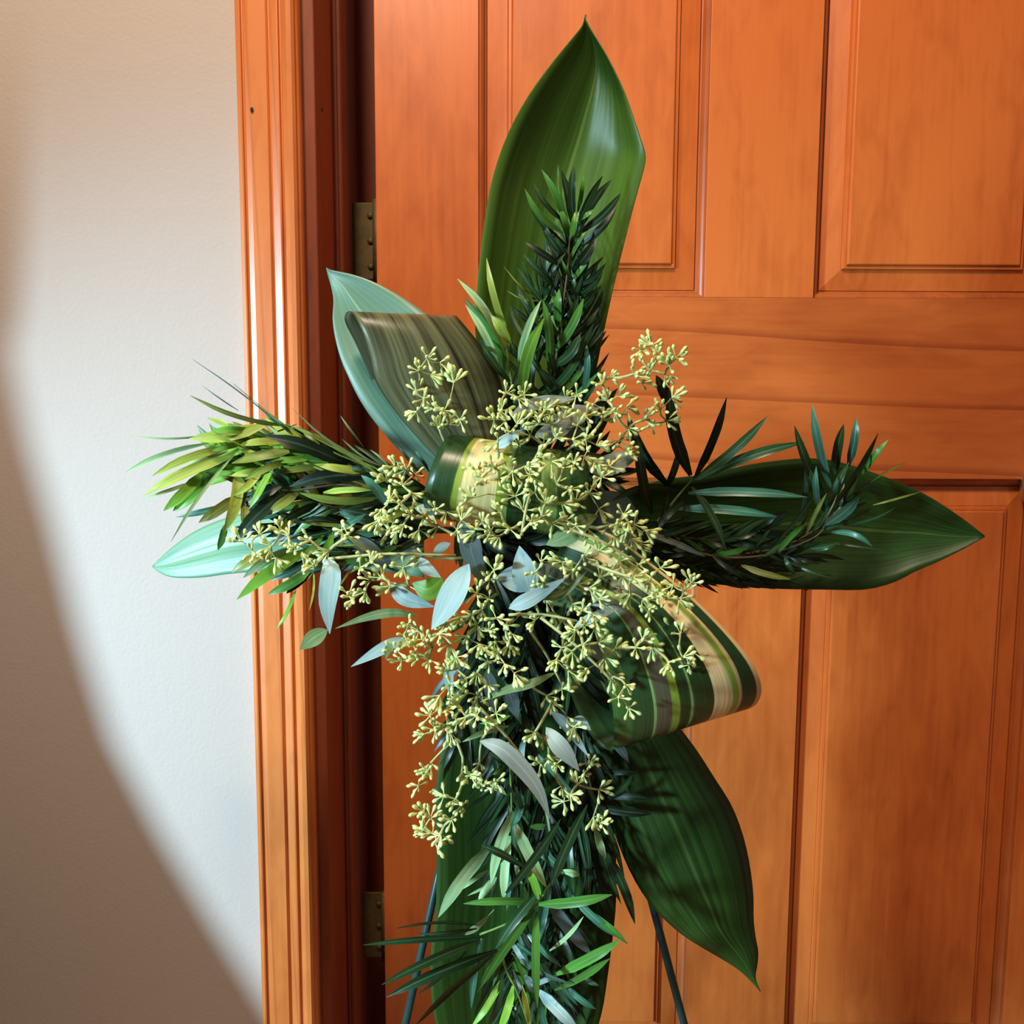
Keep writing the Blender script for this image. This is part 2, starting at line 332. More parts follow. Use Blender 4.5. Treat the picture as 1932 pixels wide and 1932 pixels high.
# hinges in the gap and the knob at the right
for pyc in (455, 1745):
    zc = at(690, pyc, .19).z
    h = box('hinge', XS - .004, XD0 + .004, .1890, .1925, zc - .045, zc + .045, M['brass'], door, bev=.001)
    for dz in (-.03, 0, .03):
        v, f = tube_geo([(XD0 - .012, .189, zc + dz), (XD0 - .012, .1865, zc + dz)], .004, .003, 10, 2); mesh('screw', v, f, M['brass'], h)
    v, f = tube_geo([(XD0 - .004, .186, zc - .048), (XD0 - .004, .186, zc + .048)], .005, .005, 10, 2); mesh('hinge_pin', v, f, M['brass'], h)
kc = at(1925, 926, DY - .052); kx = kc.x + .056; kz = kc.z
def lathe(name, prof, c, mat, parent, seg=28):
    vs, fs = [], []
    for d, r in prof: vs += [(c[0] + math.cos(2 * math.pi * k / seg) * r, c[1] - d, c[2] + math.sin(2 * math.pi * k / seg) * r) for k in range(seg)]
    for i in range(len(prof) - 1):
        for k in range(seg): fs.append((i * seg + k, (i + 1) * seg + k, (i + 1) * seg + (k + 1) % seg, i * seg + (k + 1) % seg))
    return mesh(name, vs, fs, mat, parent)
kb = lathe('door_knob', [(0, .031), (.006, .031), (.009, .027), (.010, .011), (.030, .010), (.036, .018), (.044, .0255), (.053, .028), (.062, .0255), (.067, .018), (.069, .001)], (kx, DY, kz), M['nickel'], door)
kb['label'] = 'satin nickel door knob'

# ------------------------------------------------------------ unseen sheet added at the left to bound the daylight patch on the wall
edge_px = [(36, -500), (36, 0), (36, 420), (30, 580), (12, 660), (50, 830), (100, 1000), (150, 1200), (212, 1400), (300, 1570), (400, 1740), (500, 1900), (600, 2060), (760, 2330)]
TT = 0.13
edge = [at(px, py, 0) for px, py in edge_px]
edge = [e + (LK - e) * TT for e in edge]
vs, fs = [], []
K = 24
for e in edge:
    for j in range(K + 1):
        x = -1.35 + (e.x + 1.35) * j / K
        ph = j / K * 9 * math.pi
        vs.append((x, e.y - .012 * math.sin(ph) * (1 - j / K) ** .5, e.z))
for i in range(len(edge) - 1):
    for j in range(K): a = i * (K + 1) + j; fs.append((a, a + 1, a + K + 2, a + K + 1))
cu = mesh('shadow_blocker', vs, fs, M['shadow_blocker']); cu['label'] = 'brown sheet added out of view at the left to shade the wall'; cu['category'] = 'shadow_blocker'
md = cu.modifiers.new('thick', 'SOLIDIFY'); md.thickness = .002

# ------------------------------------------------------------ easel (dark green wire)
easel = thing('easel', (at(1003, 900, -.17).x, -.12, 0), 'dark green wire easel standing behind the foliage cross, legs splayed', 'easel')
EY = -.165
def to_floor(a, b):
    a, b = Vector(a), Vector(b); t = (a.z - .008) / (a.z - b.z); return a + (b - a) * t
apex = at(1003, 850, EY)
for p, q in (((818, 1690), (765, 1932)), ((1228, 1700), (1290, 1932))):
    A = at(*p, EY - .01); B = at(*q, EY - .02); top = apex + (A - apex) * .02
    v, f = tube_geo([top, to_floor(A, B)], .0036, .0036, 10, 2); mesh('leg', v, f, M['easel'], easel)
v, f = tube_geo([apex, Vector((apex.x, .06, .008))], .0036, .0036, 10, 2); mesh('leg', v, f, M['easel'], easel)
a, b = at(870, 1480, EY - .003), at(1130, 1480, EY - .003)
v, f = tube_geo([a, b], .003, .003, 8, 2); mesh('crossbar', v, f, M['easel'], easel)

# ------------------------------------------------------------ the foliage cross
CY = -.25
cross = thing('floral_cross', at(985, 1080, -.18), 'cross shaped foliage spray of broad striped leaves, needle greens and seeded gum on the easel', 'flower arrangement')
def subdiv_grid(rows, nu, nv):
    """rows: list of lists of Vectors (all the same length) -> smooth grid"""
    cols = [[cat(r, j / nu) for j in range(nu + 1)] for r in rows]
    return [[cat([c[j] for c in cols], i / nv) for j in range(nu + 1)] for i in range(nv + 1)]
def sheet(name, grid, mat, parent, uvf=None, thick=.0007, label=None):
    nv, nu = len(grid) - 1, len(grid[0]) - 1
    vs = [p for r in grid for p in r]; fs = []
    for i in range(nv):
        for j in range(nu): a = i * (nu + 1) + j; fs.append((a, a + 1, a + nu + 2, a + nu + 1))
    uvs = [((j / nu), (i / nv)) for i in range(nv + 1) for j in range(nu + 1)]
    o = mesh(name, vs, fs, mat, parent, uvs)
    md = o.modifiers.new('thick', 'SOLIDIFY'); md.thickness = thick; md.offset = 0
    if label: o['label'] = label
    return o
def broad(name, L, Rr, mat, Y0, Y1, dome=.02, fold=.0, nv=36, label=None, wave=.0, ribpull=0.0, curlR=0.0, tilt=0.0):
    """A broad blade between its two edge outlines (picture positions), base to tip; Y0 at the base, Y1 at the tip. dome pushes the middle to the viewer, fold sinks the midrib."""
    n = 14; nu = 12; rows = []
    for i in range(n + 1):
        t = i / n
        l = cat([Vector((a, b, 0)) for a, b in L], t); r = cat([Vector((a, b, 0)) for a, b in Rr], t)
        wd = (l - r).length / 300; Y = Y0 + (Y1 - Y0) * t; row = []
        for j in range(nu + 1):
            s = j / nu; q = l.lerp(r, s); k = abs(2 * s - 1)
            y = Y - dome * (1 - k * k) * wd + fold * max(0, 1 - k * 3.0) * wd + wave * math.sin(t * 9 + s * 3) * k + tilt * (s - .5) * wd
            if curlR and s > .8: y -= curlR * ((s - .8) / .2) ** 1.5 * math.sin(math.pi * min(1, max(0, (1 - t)))) 
            row.append(at(q.x, q.y, y))
        rows.append(row)
    return sheet(name, subdiv_grid(rows, nu, nv), mat, cross, label=label)

# 1 top leaf
broad('broad_leaf', [(960, 800), (905, 690), (897, 590), (905, 500), (913, 430), (924, 360), (942, 295), (970, 228), (1012, 158), (1060, 96), (1090, 60), (1100, 45), (1104, 27)],
      [(1080, 800), (1112, 742), (1128, 680), (1146, 590), (1172, 480), (1196, 385), (1214, 320), (1217, 288), (1204, 250), (1186, 196), (1160, 132), (1112, 52), (1106, 28)],
      M['asp'], -.235, -.245, -.030, .006, label='tall broad green leaf pointing up', curlR=.012)
# 7 left leaf
broad('broad_leaf', [(800, 940), (700, 940), (620, 945), (550, 955), (480, 965), (430, 976), (370, 1001), (320, 1037), (288, 1068)],
      [(800, 1090), (700, 1075), (620, 1066), (550, 1074), (480, 1079), (430, 1083), (375, 1090), (318, 1088), (288, 1070)],
      M['asp_pale'], -.228, -.165, .004, .010, label='blue-green broad leaf pointing left', tilt=-.05)
# 6 right leaf
broad('broad_leaf', [(1160, 930), (1250, 905), (1340, 895), (1400, 879), (1500, 866), (1570, 869), (1650, 893), (1740, 930), (1810, 974), (1858, 1011)],
      [(1160, 1050), (1220, 1075), (1290, 1094), (1370, 1104), (1450, 1110), (1540, 1112), (1652, 1110), (1722, 1080), (1790, 1050), (1858, 1013)],
      M['asp_dark'], -.215, -.225, -.022, .0, label='dark broad leaf pointing right')
# 5 lower right leaf
broad('broad_leaf', [(1110, 1330), (1120, 1430), (1148, 1535), (1176, 1615), (1215, 1690), (1262, 1742), (1300, 1772), (1350, 1802), (1392, 1828), (1418, 1852), (1434, 1870)],
      [(1230, 1320), (1290, 1382), (1340, 1456), (1385, 1530), (1410, 1610), (1421, 1690), (1422, 1750), (1430, 1790), (1428, 1825), (1425, 1845), (1435, 1870)],
      M['asp_dark'], -.215, -.25, .026, .004, label='dark broad leaf hanging down to the right')
# 8 bottom leaf
broad('broad_leaf', [(930, 1200), (860, 1330), (836, 1410), (822, 1480), (823, 1560), (824, 1640), (822, 1720), (814, 1790), (812, 1850), (824, 1940), (860, 2040), (930, 2140), (985, 2200)],
      [(1060, 1200), (1120, 1330), (1138, 1410), (1150, 1480), (1158, 1560), (1163, 1640), (1161, 1720), (1152, 1800), (1142, 1870), (1128, 1940), (1090, 2040), (1040, 2140), (987, 2200)],
      M['asp_dark'], -.205, -.22, -.018, .0, label='long dark leaf hanging down behind the greens')
# 2a upper-left pointed leaf (behind)
broad('broad_leaf', [(830, 905), (780, 875), (742, 838), (708, 797), (680, 757), (656, 708), (640, 668), (628, 612), (629, 560), (621, 528), (616, 505)],
      [(900, 800), (880, 740), (870, 690), (860, 650), (838, 618), (800, 590), (765, 565), (712, 535), (662, 517), (630, 511), (617, 506)],
      M['asp_pale'], -.262, -.225, -.006, .0, label='blue-green leaf with upright tip at upper left', wave=.002)
# 2b bronze leaf folded over at the top
def rowsheet(name, rows, mat, nu, nv, label, bulge=0.0, mids=None):
    g = []
    for l, r, bl in rows:
        row = []
        for j in range(7):
            s = j / 6; px = l[0] + (r[0] - l[0]) * s; py = l[1] + (r[1] - l[1]) * s; y = l[2] + (r[2] - l[2]) * s - bl * 4 * s * (1 - s)
            row.append(at(px, py, y))
        g.append(row)
    return sheet(name, subdiv_grid(g, nu, nv), mat, cross, label=label)
rowsheet('folded_leaf', [((735, 800, -.240), (905, 800, -.225), 0), ((700, 715, -.245), (905, 715, -.228), 0), ((672, 650, -.250), (895, 660, -.235), 0), ((652, 610, -.256), (878, 622, -.242), 0), ((652, 592, -.268), (862, 598, -.252), .0),
     ((664, 590, -.280), (866, 602, -.262), .004), ((680, 618, -.287), (888, 628, -.268), .006), ((696, 668, -.286), (915, 662, -.270), .008), ((708, 718, -.284), (935, 695, -.270), .008), ((742, 772, -.280), (950, 742, -.268), .008), ((790, 828, -.276), (958, 800, -.266), .006), ((850, 890, -.27), (960, 860, -.265), .004)],
     M['asp_brown'], 16, 40, 'bronze green leaf folded over at the top')
# 3 striped leaf rolled round the centre
rowsheet('striped_leaf', [((850, 870, -.262), (1120, 880, -.262), 0), ((860, 838, -.272), (1118, 866, -.272), 0), ((852, 820, -.292), (1112, 858, -.288), 0), ((832, 840, -.318), (1108, 872, -.310), .004), ((814, 880, -.328), (1112, 900, -.322), .006),
     ((802, 920, -.328), (1116, 945, -.322), .006), ((799, 950, -.318), (1112, 985, -.312), .004), ((812, 975, -.300), (1100, 1010, -.296), 0), ((835, 980, -.280), (1090, 1015, -.280), 0)],
     M['band_knot'], 18, 32, 'cream and green striped leaf rolled at the centre')
# 4 striped leaf looped at lower right (u=0 outer cream edge)
rowsheet('striped_leaf', [((1090, 985, -.285), (1000, 1120, -.285), .0), ((1160, 1012, -.300), (1040, 1140, -.300), .004), ((1240, 1072, -.312), (1075, 1150, -.312), .010), ((1312, 1132, -.320), (1105, 1165, -.318), .014), ((1375, 1195, -.324), (1128, 1210, -.318), .018),
     ((1420, 1252, -.322), (1146, 1280, -.316), .018), ((1436, 1296, -.314), (1157, 1345, -.310), .016), ((1428, 1326, -.300), (1158, 1395, -.298), .012), ((1405, 1338, -.284), (1150, 1416, -.284), .008), ((1370, 1330, -.272), (1118, 1392, -.272), .0),
     ((1320, 1280, -.264), (1085, 1330, -.266), 0), ((1250, 1200, -.262), (1065, 1262, -.262), 0), ((1180, 1110, -.26), (1070, 1180, -.26), 0)],
     M['band_loop'], 22, 52, 'cream striped leaf looped under at lower right')

# foam core and wire frame behind
fo = box('foam_block', at(905, 0, -.2).x, at(1110, 0, -.2).x, -.235, -.190, at(985, 1300, -.21).z, at(985, 860, -.21).z, M['foam'], cross, bev=.012)
geos = [tube_geo([at(1000, 560, -.186), at(990, 1900, -.186)], .003, .003, 8, 2), tube_geo([at(560, 1000, -.186), at(1480, 1000, -.186)], .003, .003, 8, 2)]
mesh('wire_frame', *join(geos), M['easel'], cross)

# ------------------------------------------------------------ narrow leaves
def prof_needle(t): return max(.05, (.3 + .7 * min(1, t / .24)) * (1 if t < .58 else max(0, 1 - ((t - .58) / .42) ** 2.0)))
def prof_gum(t): return max(.03, math.sin(math.pi * t ** .85) ** .9 if 0 < t < 1 else .03)
def blade(name, P, width, mat, parent, prof=prof_needle, nrm=None, fold=.22, rows=8, twist=0.0):
    P = [Vector(p) for p in P]; vs = []; uvs = []; fs = []
    base_n = nrm or (Vector((random.uniform(-.5, .5), -1, random.uniform(-.5, .5)))).normalized()
    top = []; th = .0005
    for i in range(rows + 1):
        t = i / rows; c = cat(P, t); d = (cat(P, min(1, t + .02)) - cat(P, max(0, t - .02))).normalized()
        n = base_n.copy(); n = Matrix.Rotation(twist * (t - .3), 3, d) @ n
        n = (n - d * n.dot(d)).normalized(); s = d.cross(n).normalized(); hw = width * .5 * prof(t)
        for k, u in ((-1, 0), (0, .5), (1, 1)):
            top.append((c + s * hw * k + n * (fold * hw * abs(k)), (u, t), n))
    m = len(top); vs = [a for a, _, _ in top] + [a - n * (th if i % 3 == 1 else th * .4) for i, (a, _, n) in enumerate(top)]; uvs = [u for _, u, _ in top] * 2
    for i in range(rows):
        for j in range(2):
            a = i * 3 + j; q = (a, a + 1, a + 4, a + 3); fs.append(q); fs.append(tuple(x + m for x in q[::-1]))
    return mesh(name, vs, fs, mat, parent, uvs)
def sprig(pts, Y, leaves, stem_mat='twig_green', r=3.0, name='needle_leaf_sprig', label=None):
    """leaves: (bx,by,tx,ty,width,material[,dY tip[,bow px]])"""
    P = [at(x, y, Y if len(q) == 0 else q[0]) for x, y, *q in pts]
    v, f = tube_geo(P, r * mpp(Y), r * .5 * mpp(Y), 6)
    st = mesh(name, v, f, M[stem_mat], cross)
    if label: st['label'] = label
    for lf in leaves:
        bx, by, tx, ty, wd, mt = lf[:6]; dy = lf[6] if len(lf) > 6 else random.uniform(-.018, .002); bow = lf[7] if len(lf) > 7 else random.uniform(-.06, .06) * math.hypot(tx - bx, ty - by)
        L = math.hypot(tx - bx, ty - by) or 1; nx, ny = -(ty - by) / L, (tx - bx) / L; Yb = Y + random.uniform(-.004, .004)
        pts3 = [at(bx, by, Yb), at((bx * 2 + tx) / 3 + nx * bow, (by * 2 + ty) / 3 + ny * bow, Yb + dy * .5 - .003), at((bx + tx * 2) / 3 + nx * bow, (by + ty * 2) / 3 + ny * bow, Yb + dy * .9 - .003), at(tx, ty, Yb + dy)]
        tw = random.uniform(-.5, .5)
        blade('leaf', pts3, wd * mpp(Y), M[mt], st, twist=tw)
    return st
def fill(pts, Y, n, ln, wd, mats, spread=.9, back=0.0, stem='twig_brown', spr=None, lean=0.0, ymin=-.02, ymax=.02):
    """A sprig whose leaves stand along the stem; pts picture positions base to tip."""
    V = [Vector((a, b, 0)) for a, b in pts]; lv = []
    for i in range(n):
        t = .05 + .95 * i / max(1, n - 1); c = cat(V, t); d = (cat(V, min(1, t + .03)) - cat(V, max(0, t - .03))).normalized()
        a = random.uniform(.25, spread) * (1 if i % 2 else -1) * (1 - .45 * t) + lean; L = ln * 1.1 * random.uniform(.75, 1.15) * (1 - .2 * t)
        e = Matrix.Rotation(a, 3, 'Z') @ d
        lv.append((c.x, c.y, c.x + e.x * L, c.y + e.y * L, wd * .82 * random.uniform(.8, 1.15), random.choice(mats), random.uniform(ymin, ymax)))
    return sprig(pts, Y, lv, stem, 2.5)

# --- upper dark sprig against the tall leaf
random.seed(11)
fill([(1010, 790), (1005, 690), (1015, 600), (1030, 520)], -.255, 30, 100, 12, 'dkd', 1.0)
fill([(1095, 790), (1090, 700), (1095, 620), (1100, 520)], -.258, 34, 95, 12, 'dkkd', .9)
fill([(1050, 800), (1052, 700), (1060, 620), (1072, 540), (1076, 470)], -.262, 46, 92, 12, 'dkdgd', 1.0)
sprig([(1045, 720), (1056, 620), (1070, 520), (1074, 462), (1080, 400)], -.27, [
    (1072, 440, 1022, 320, 13, 'g'), (1074, 430, 1053, 312, 9, 'g'), (1078, 420, 1059, 320, 15, 'd'), (1082, 415, 1083, 312, 14, 'd'), (1090, 400, 1101, 331, 8, 'g'),
    (1090, 430, 1137, 332, 13, 'd'), (1094, 432, 1155, 338, 14, 'd'), (1092, 440, 1173, 363, 14, 'd', -.01, 6), (1085, 468, 1163, 390, 15, 'k', -.01, 8), (1088, 425, 1120, 395, 9, 'g'),
    (1062, 440, 990, 356, 11, 'g', -.01, -10), (1068, 462, 996, 374, 11, 'd', -.01, -8), (1066, 420, 1007, 346, 10, 'd', -.01, -6), (1076, 450, 1056, 390, 13, 'g'), (1076, 448, 1085, 400, 10, 'b'), (1080, 440, 1092, 398, 6, 'p'),
    (1055, 500, 991, 457, 13, 'k'), (1060, 480, 1020, 415, 12, 'd'), (1050, 540, 988, 480, 13, 'd'), (1080, 510, 1124, 452, 18, 'k'), (1085, 540, 1144, 496, 9, 'k', -.01, 6), (1082, 560, 1138, 512, 12, 'd', -.01, 6),
    (1085, 535, 1060, 490, 7, 'g'), (1050, 600, 975, 505, 9, 'd'), (1045, 580, 950, 502, 3, 'o', -.01, -8), (1030, 565, 956, 548, 3, 'o', -.01, -8), (1040, 640, 968, 580, 12, 'k'), (1065, 600, 1128, 540, 13, 'd', -.01, 8),
    (1060, 640, 1130, 580, 10, 'k', -.01, 6), (1085, 650, 1130, 600, 10, 'k'), (1052, 618, 1055, 545, 15, 'g', -.015), (1036, 700, 1024, 565, 16, 'g', -.018), (1048, 662, 1101, 563, 16, 'g', -.018), (1044, 690, 1095, 632, 17, 'd', -.015, 8),
    (1075, 700, 1120, 610, 14, 'd'), (1035, 740, 1105, 640, 16, 'd', -.01, 8), (1000, 740, 1010, 650, 16, 'k'), (1100, 740, 1105, 645, 12, 't')], 'twig_brown', label='dark needle-leaved sprig standing up against the tall leaf')
# --- small bright sprig
sprig([(972, 760), (962, 700), (955, 650)], -.275, [
    (952, 665, 863, 526, 15, 'p', -.02, 10), (958, 722, 877, 562, 22, 'g', -.015, 8), (942, 700, 878, 575, 13, 'p', -.02, 6), (960, 640, 918, 487, 13, 'y', -.02, -5), (958, 658, 926, 594, 19, 'y', -.015, 5),
    (978, 690, 1021, 566, 13, 'p', -.02, -6), (984, 752, 1027, 599, 21, 'b', -.02, -10), (962, 720, 905, 640, 14, 'd'), (965, 740, 1000, 660, 10, 'k')], 'twig_green', 3.4, label='small bright green sprig left of the dark sprig')

# --- left arm
random.seed(21)
fill([(830, 960), (720, 935), (600, 915), (500, 890)], -.24, 54, 120, 17, 'kkdod', .7, stem='twig_brown')
fill([(840, 1000), (740, 1000), (640, 1000), (540, 990)], -.235, 44, 110, 16, 'kkdtk', .6)
fill([(830, 930), (700, 890), (600, 850)], -.245, 26, 130, 12, 'dodg', .35)
fill([(760, 1030), (660, 1040), (560, 1060)], -.245, 20, 90, 15, 'dkgt', .6)
fill([(580, 900), (500, 880), (440, 865)], -.262, 34, 105, 19, 'gbybg', 1.0)
fill([(640, 880), (560, 850), (480, 835)], -.264, 26, 110, 17, 'goby', .6)
fill([(640, 960), (560, 940), (500, 930)], -.262, 24, 95, 18, 'godt', .9)
sprig([(760, 940), (640, 900), (540, 860), (440, 838)], -.275, [
    (394, 836, 232, 894, 10, 'p', -.01, 8), (437, 843, 287, 898, 15, 'y', -.015, 8), (437, 861, 271, 934, 20, 'y', -.015, 6), (369, 908, 270, 942, 7, 'p'), (381, 892, 308, 964, 20, 'b'), (422, 864, 327, 964, 27, 'g'), (400, 905, 332, 965, 11, 'b'),
    (444, 855, 322, 1023, 6, 'p', -.02, 6), (500, 802, 357, 827, 24, 'y', -.01, -6), (419, 815, 243, 822, 4, 'p', -.02, -8), (481, 855, 388, 818, 9, 'y', -.02), (546, 852, 437, 874, 21, 'o'), (450, 880, 423, 1004, 22, 'y', -.025, -8),
    (462, 930, 461, 998, 16, 'o', -.02), (450, 936, 375, 986, 20, 'o'), (450, 950, 332, 976, 12, 't'), (425, 990, 411, 1038, 13, 'g'), (530, 870, 484, 930, 22, 'b'), (470, 830, 400, 850, 12, 'b'), (480, 840, 350, 885, 12, 'b'), (545, 868, 462, 905, 14, 'y'),
    (430, 850, 345, 870, 9, 'p'), (500, 875, 440, 935, 14, 'y', -.02, -6), (540, 835, 450, 840, 14, 'y'), (520, 870, 470, 960, 14, 'b'), (480, 815, 400, 812, 14, 'b')], 'twig_green', 3, label='bright yellow-green sprig end at the far left')
sprig([(760, 950), (660, 915), (560, 925), (520, 925)], -.283, [
    (530, 917, 459, 955, 20, 'k'), (562, 930, 505, 971, 18, 'o'), (537, 930, 443, 1022, 26, 'k', -.01, 6), (562, 951, 514, 1014, 18, 'o', -.015, -5), (655, 877, 499, 822, 25, 'k', -.02, 6), (560, 800, 499, 822, 3, 'k'), (700, 897, 546, 918, 26, 'k', -.01, 8), (705, 942, 565, 930, 18, 'o', -.01),
    (690, 889, 593, 876, 16, 'y', -.01), (730, 955, 682, 897, 18, 't', -.02, 5), (700, 880, 640, 880, 9, 't'), (545, 915, 508, 887, 10, 'k'), (620, 1010, 690, 970, 14, 't'), (720, 975, 640, 960, 16, 'k'), (650, 990, 560, 985, 16, 'k'), (600, 950, 530, 985, 18, 'k'),
    (610, 930, 700, 925, 12, 'y', -.015), (700, 995, 560, 985, 8, 'o'), (640, 965, 700, 985, 12, 't')], 'twig_brown', label='dark needle-leaved sprig lying along the left arm')
sprig([(740, 900), (640, 850), (546, 802)], -.285, [
    (546, 804, 358, 746, 9, 'o', -.02, -10), (717, 898, 540, 800, 8, 'o', -.005, 8), (560, 830, 363, 678, 2.6, 'ed', -.02, 5), (450, 775, 382, 728, 2.4, 'ed'), (720, 890, 440, 724, 3, 'o', -.02, -16), (735, 885, 549, 768, 4, 'eo', -.02, -14), (686, 843, 642, 784, 4, 'eo'),
    (735, 885, 645, 828, 4, 'eo', -.01, -6), (740, 890, 698, 848, 4, 'eo'), (600, 860, 500, 800, 9, 'p', -.01, -5), (790, 888, 740, 870, 3, 'o'), (800, 900, 752, 842, 6, 'k'), (800, 880, 715, 890, 9, 't', -.01, -6), (810, 890, 783, 850, 6, 't')], 'twig_green', 2, label='thin grassy sprig arching over the left arm')
sprig([(700, 1030), (640, 1030), (590, 1040)], -.280, [
    (583, 1035, 447, 1131, 23, 'b', -.02, 6), (560, 1032, 459, 1090, 20, 'p', -.015), (515, 1042, 437, 1080, 20, 'o', -.01, 4), (586, 1075, 505, 1121, 18, 'g', -.01), (593, 1075, 540, 1120, 15, 'k'), (558, 1113, 521, 1188, 9, 'b', -.02, -4),
    (596, 1063, 628, 1003, 16, 'b', -.01), (592, 1078, 583, 1153, 4, 'y', -.02), (640, 1060, 560, 1080, 14, 't'), (660, 1050, 590, 1060, 14, 'k'), (668, 1070, 640, 1108, 4, 'o'), (610, 1010, 560, 1060, 12, 'g'), (655, 1040, 610, 1075, 12, 'd')], 'twig_green', label='bright green sprig hanging below the left arm')

# --- right arm
random.seed(33)
fill([(1170, 1030), (1280, 1060), (1400, 1070), (1500, 1050)], -.235, 40, 100, 11, 'kkkd', .6)
fill([(1160, 1000), (1260, 1010), (1360, 1020), (1440, 1000)], -.24, 36, 90, 12, 'kkdk', .7)
fill([(1240, 1070), (1340, 1082), (1440, 1092)], -.228, 18, 90, 9, 'dkg', .3)
fill([(1380, 1050), (1480, 1030), (1560, 985), (1600, 940)], -.25, 32, 70, 10, 'dkd', .8)
sprig([(1200, 1020), (1240, 985), (1280, 935), (1306, 905)], -.262, [
    (1303, 897, 1262, 731, 25, 'k', -.03, -10), (1268, 772, 1238, 708, 20, 'k', -.03), (1310, 903, 1371, 750, 20, 'k', -.02, 4), (1310, 905, 1450, 784, 17, 'd', -.02, 6), (1317, 905, 1518, 834, 19, 'd', -.02, -8), (1298, 930, 1523, 938, 17, 't', -.02, -5),
    (1278, 960, 1467, 975, 17, 't', -.02, -5), (1305, 918, 1370, 1040, 17, 'd', -.03, -6), (1262, 918, 1183, 778, 22, 'k', -.02, -10), (1230, 970, 1204, 815, 19, 'k', -.02, -6), (1258, 920, 1284, 840, 13, 'k', -.01, 3), (1278, 925, 1155, 945, 15, 'd', -.02, 14),
    (1290, 945, 1240, 1000, 14, 'k'), (1240, 985, 1180, 1000, 14, 'k'), (1260, 930, 1235, 1010, 12, 'k'), (1220, 1005, 1330, 1050, 12, 'ed', -.01), (1330, 1050, 1220, 1010, 8, 'eg')], 'twig_green', 3.4, label='dark wide-leaved sprig fanning up on the right arm')
sprig([(1310, 1042), (1370, 1052), (1450, 1046), (1540, 1012), (1562, 975)], -.268, [
    (1567, 922, 1532, 763, 16, 't', -.03, -4), (1557, 938, 1499, 803, 18, 'd', -.02, -6), (1575, 895, 1592, 800, 17, 'd', -.02, -3), (1600, 880, 1616, 788, 15, 't', -.02, 3), (1577, 950, 1657, 818, 16, 'd', -.02, 3), (1627, 895, 1677, 829, 12, 'g', -.02),
    (1557, 970, 1602, 872, 14, 'd', -.02, -3), (1557, 965, 1519, 870, 17, 'd', -.02, -3), (1507, 976, 1519, 885, 10, 'k', -.01, 5), (1557, 990, 1622, 938, 22, 't', -.03, 3), (1588, 982, 1645, 957, 12, 'd', -.02, 3), (1590, 990, 1690, 957, 7, 'd', -.02), (1569, 1004, 1646, 1031, 11, 't', -.02, -9),
    (1647, 953, 1737, 928, 4, 'o', -.01), (1643, 910, 1714, 871, 3.5, 'o', -.01), (1468, 1042, 1519, 988, 13, 'g', -.02), (1445, 1004, 1491, 961, 10, 'k'), (1530, 1035, 1583, 1022, 12, 'd'), (1344, 1046, 1414, 1031, 12, 'g', -.01), (1500, 1066, 1580, 1092, 5, 'd', -.01),
    (1398, 1066, 1492, 1093, 12, 'o', -.01, 3), (1480, 1052, 1500, 1085, 10, 'd'), (1570, 1025, 1690, 1042, 4, 'd', -.01), (1560, 960, 1580, 900, 12, 't', -.02), (1548, 970, 1540, 880, 12, 't', -.02), (1450, 1040, 1540, 930, 8, 'd'), (1520, 1010, 1560, 930, 8, 'o', -.02),
    (1345, 1050, 1400, 1090, 9, 'k'), (1440, 1050, 1500, 1000, 10, 'd')], 'twig_brown', 2.6, label='needle-leaved sprig standing up near the end of the right arm')

# --- lower mass
random.seed(45)
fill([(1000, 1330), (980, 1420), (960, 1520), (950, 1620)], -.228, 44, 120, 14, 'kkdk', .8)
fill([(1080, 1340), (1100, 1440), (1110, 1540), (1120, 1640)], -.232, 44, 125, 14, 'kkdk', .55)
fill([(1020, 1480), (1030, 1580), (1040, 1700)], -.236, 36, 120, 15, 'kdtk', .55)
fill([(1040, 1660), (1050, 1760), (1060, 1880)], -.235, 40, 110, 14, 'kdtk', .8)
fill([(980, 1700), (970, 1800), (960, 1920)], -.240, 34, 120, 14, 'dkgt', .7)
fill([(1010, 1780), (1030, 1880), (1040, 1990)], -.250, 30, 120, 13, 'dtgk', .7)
sprig([(1100, 1380), (1110, 1460), (1130, 1540)], -.250, [
    (1140, 1456, 1205, 1457, 12, 'k', -.01), (1145, 1505, 1228, 1507, 14, 'k', -.01, -3), (1130, 1522, 1229, 1536, 18, 'k', -.01), (1148, 1510, 1196, 1456, 12, 'd', -.01), (1105, 1480, 1178, 1655, 14, 'd', -.01, -6), (1120, 1540, 1172, 1706, 15, 'd', -.01), (1144, 1610, 1198, 1743, 19, 'd', -.01, -5),
    (1122, 1556, 1143, 1620, 17, 'p', -.02), (1095, 1540, 1105, 1720, 12, 'd', -.01), (1085, 1540, 1115, 1680, 6, 't', -.01), (1075, 1560, 1085, 1700, 14, 'd'), (1060, 1560, 1050, 1700, 16, 'k'), (1110, 1560, 1140, 1700, 12, 'k')], 'twig_brown', label='dark sprig beside the hanging right leaf')
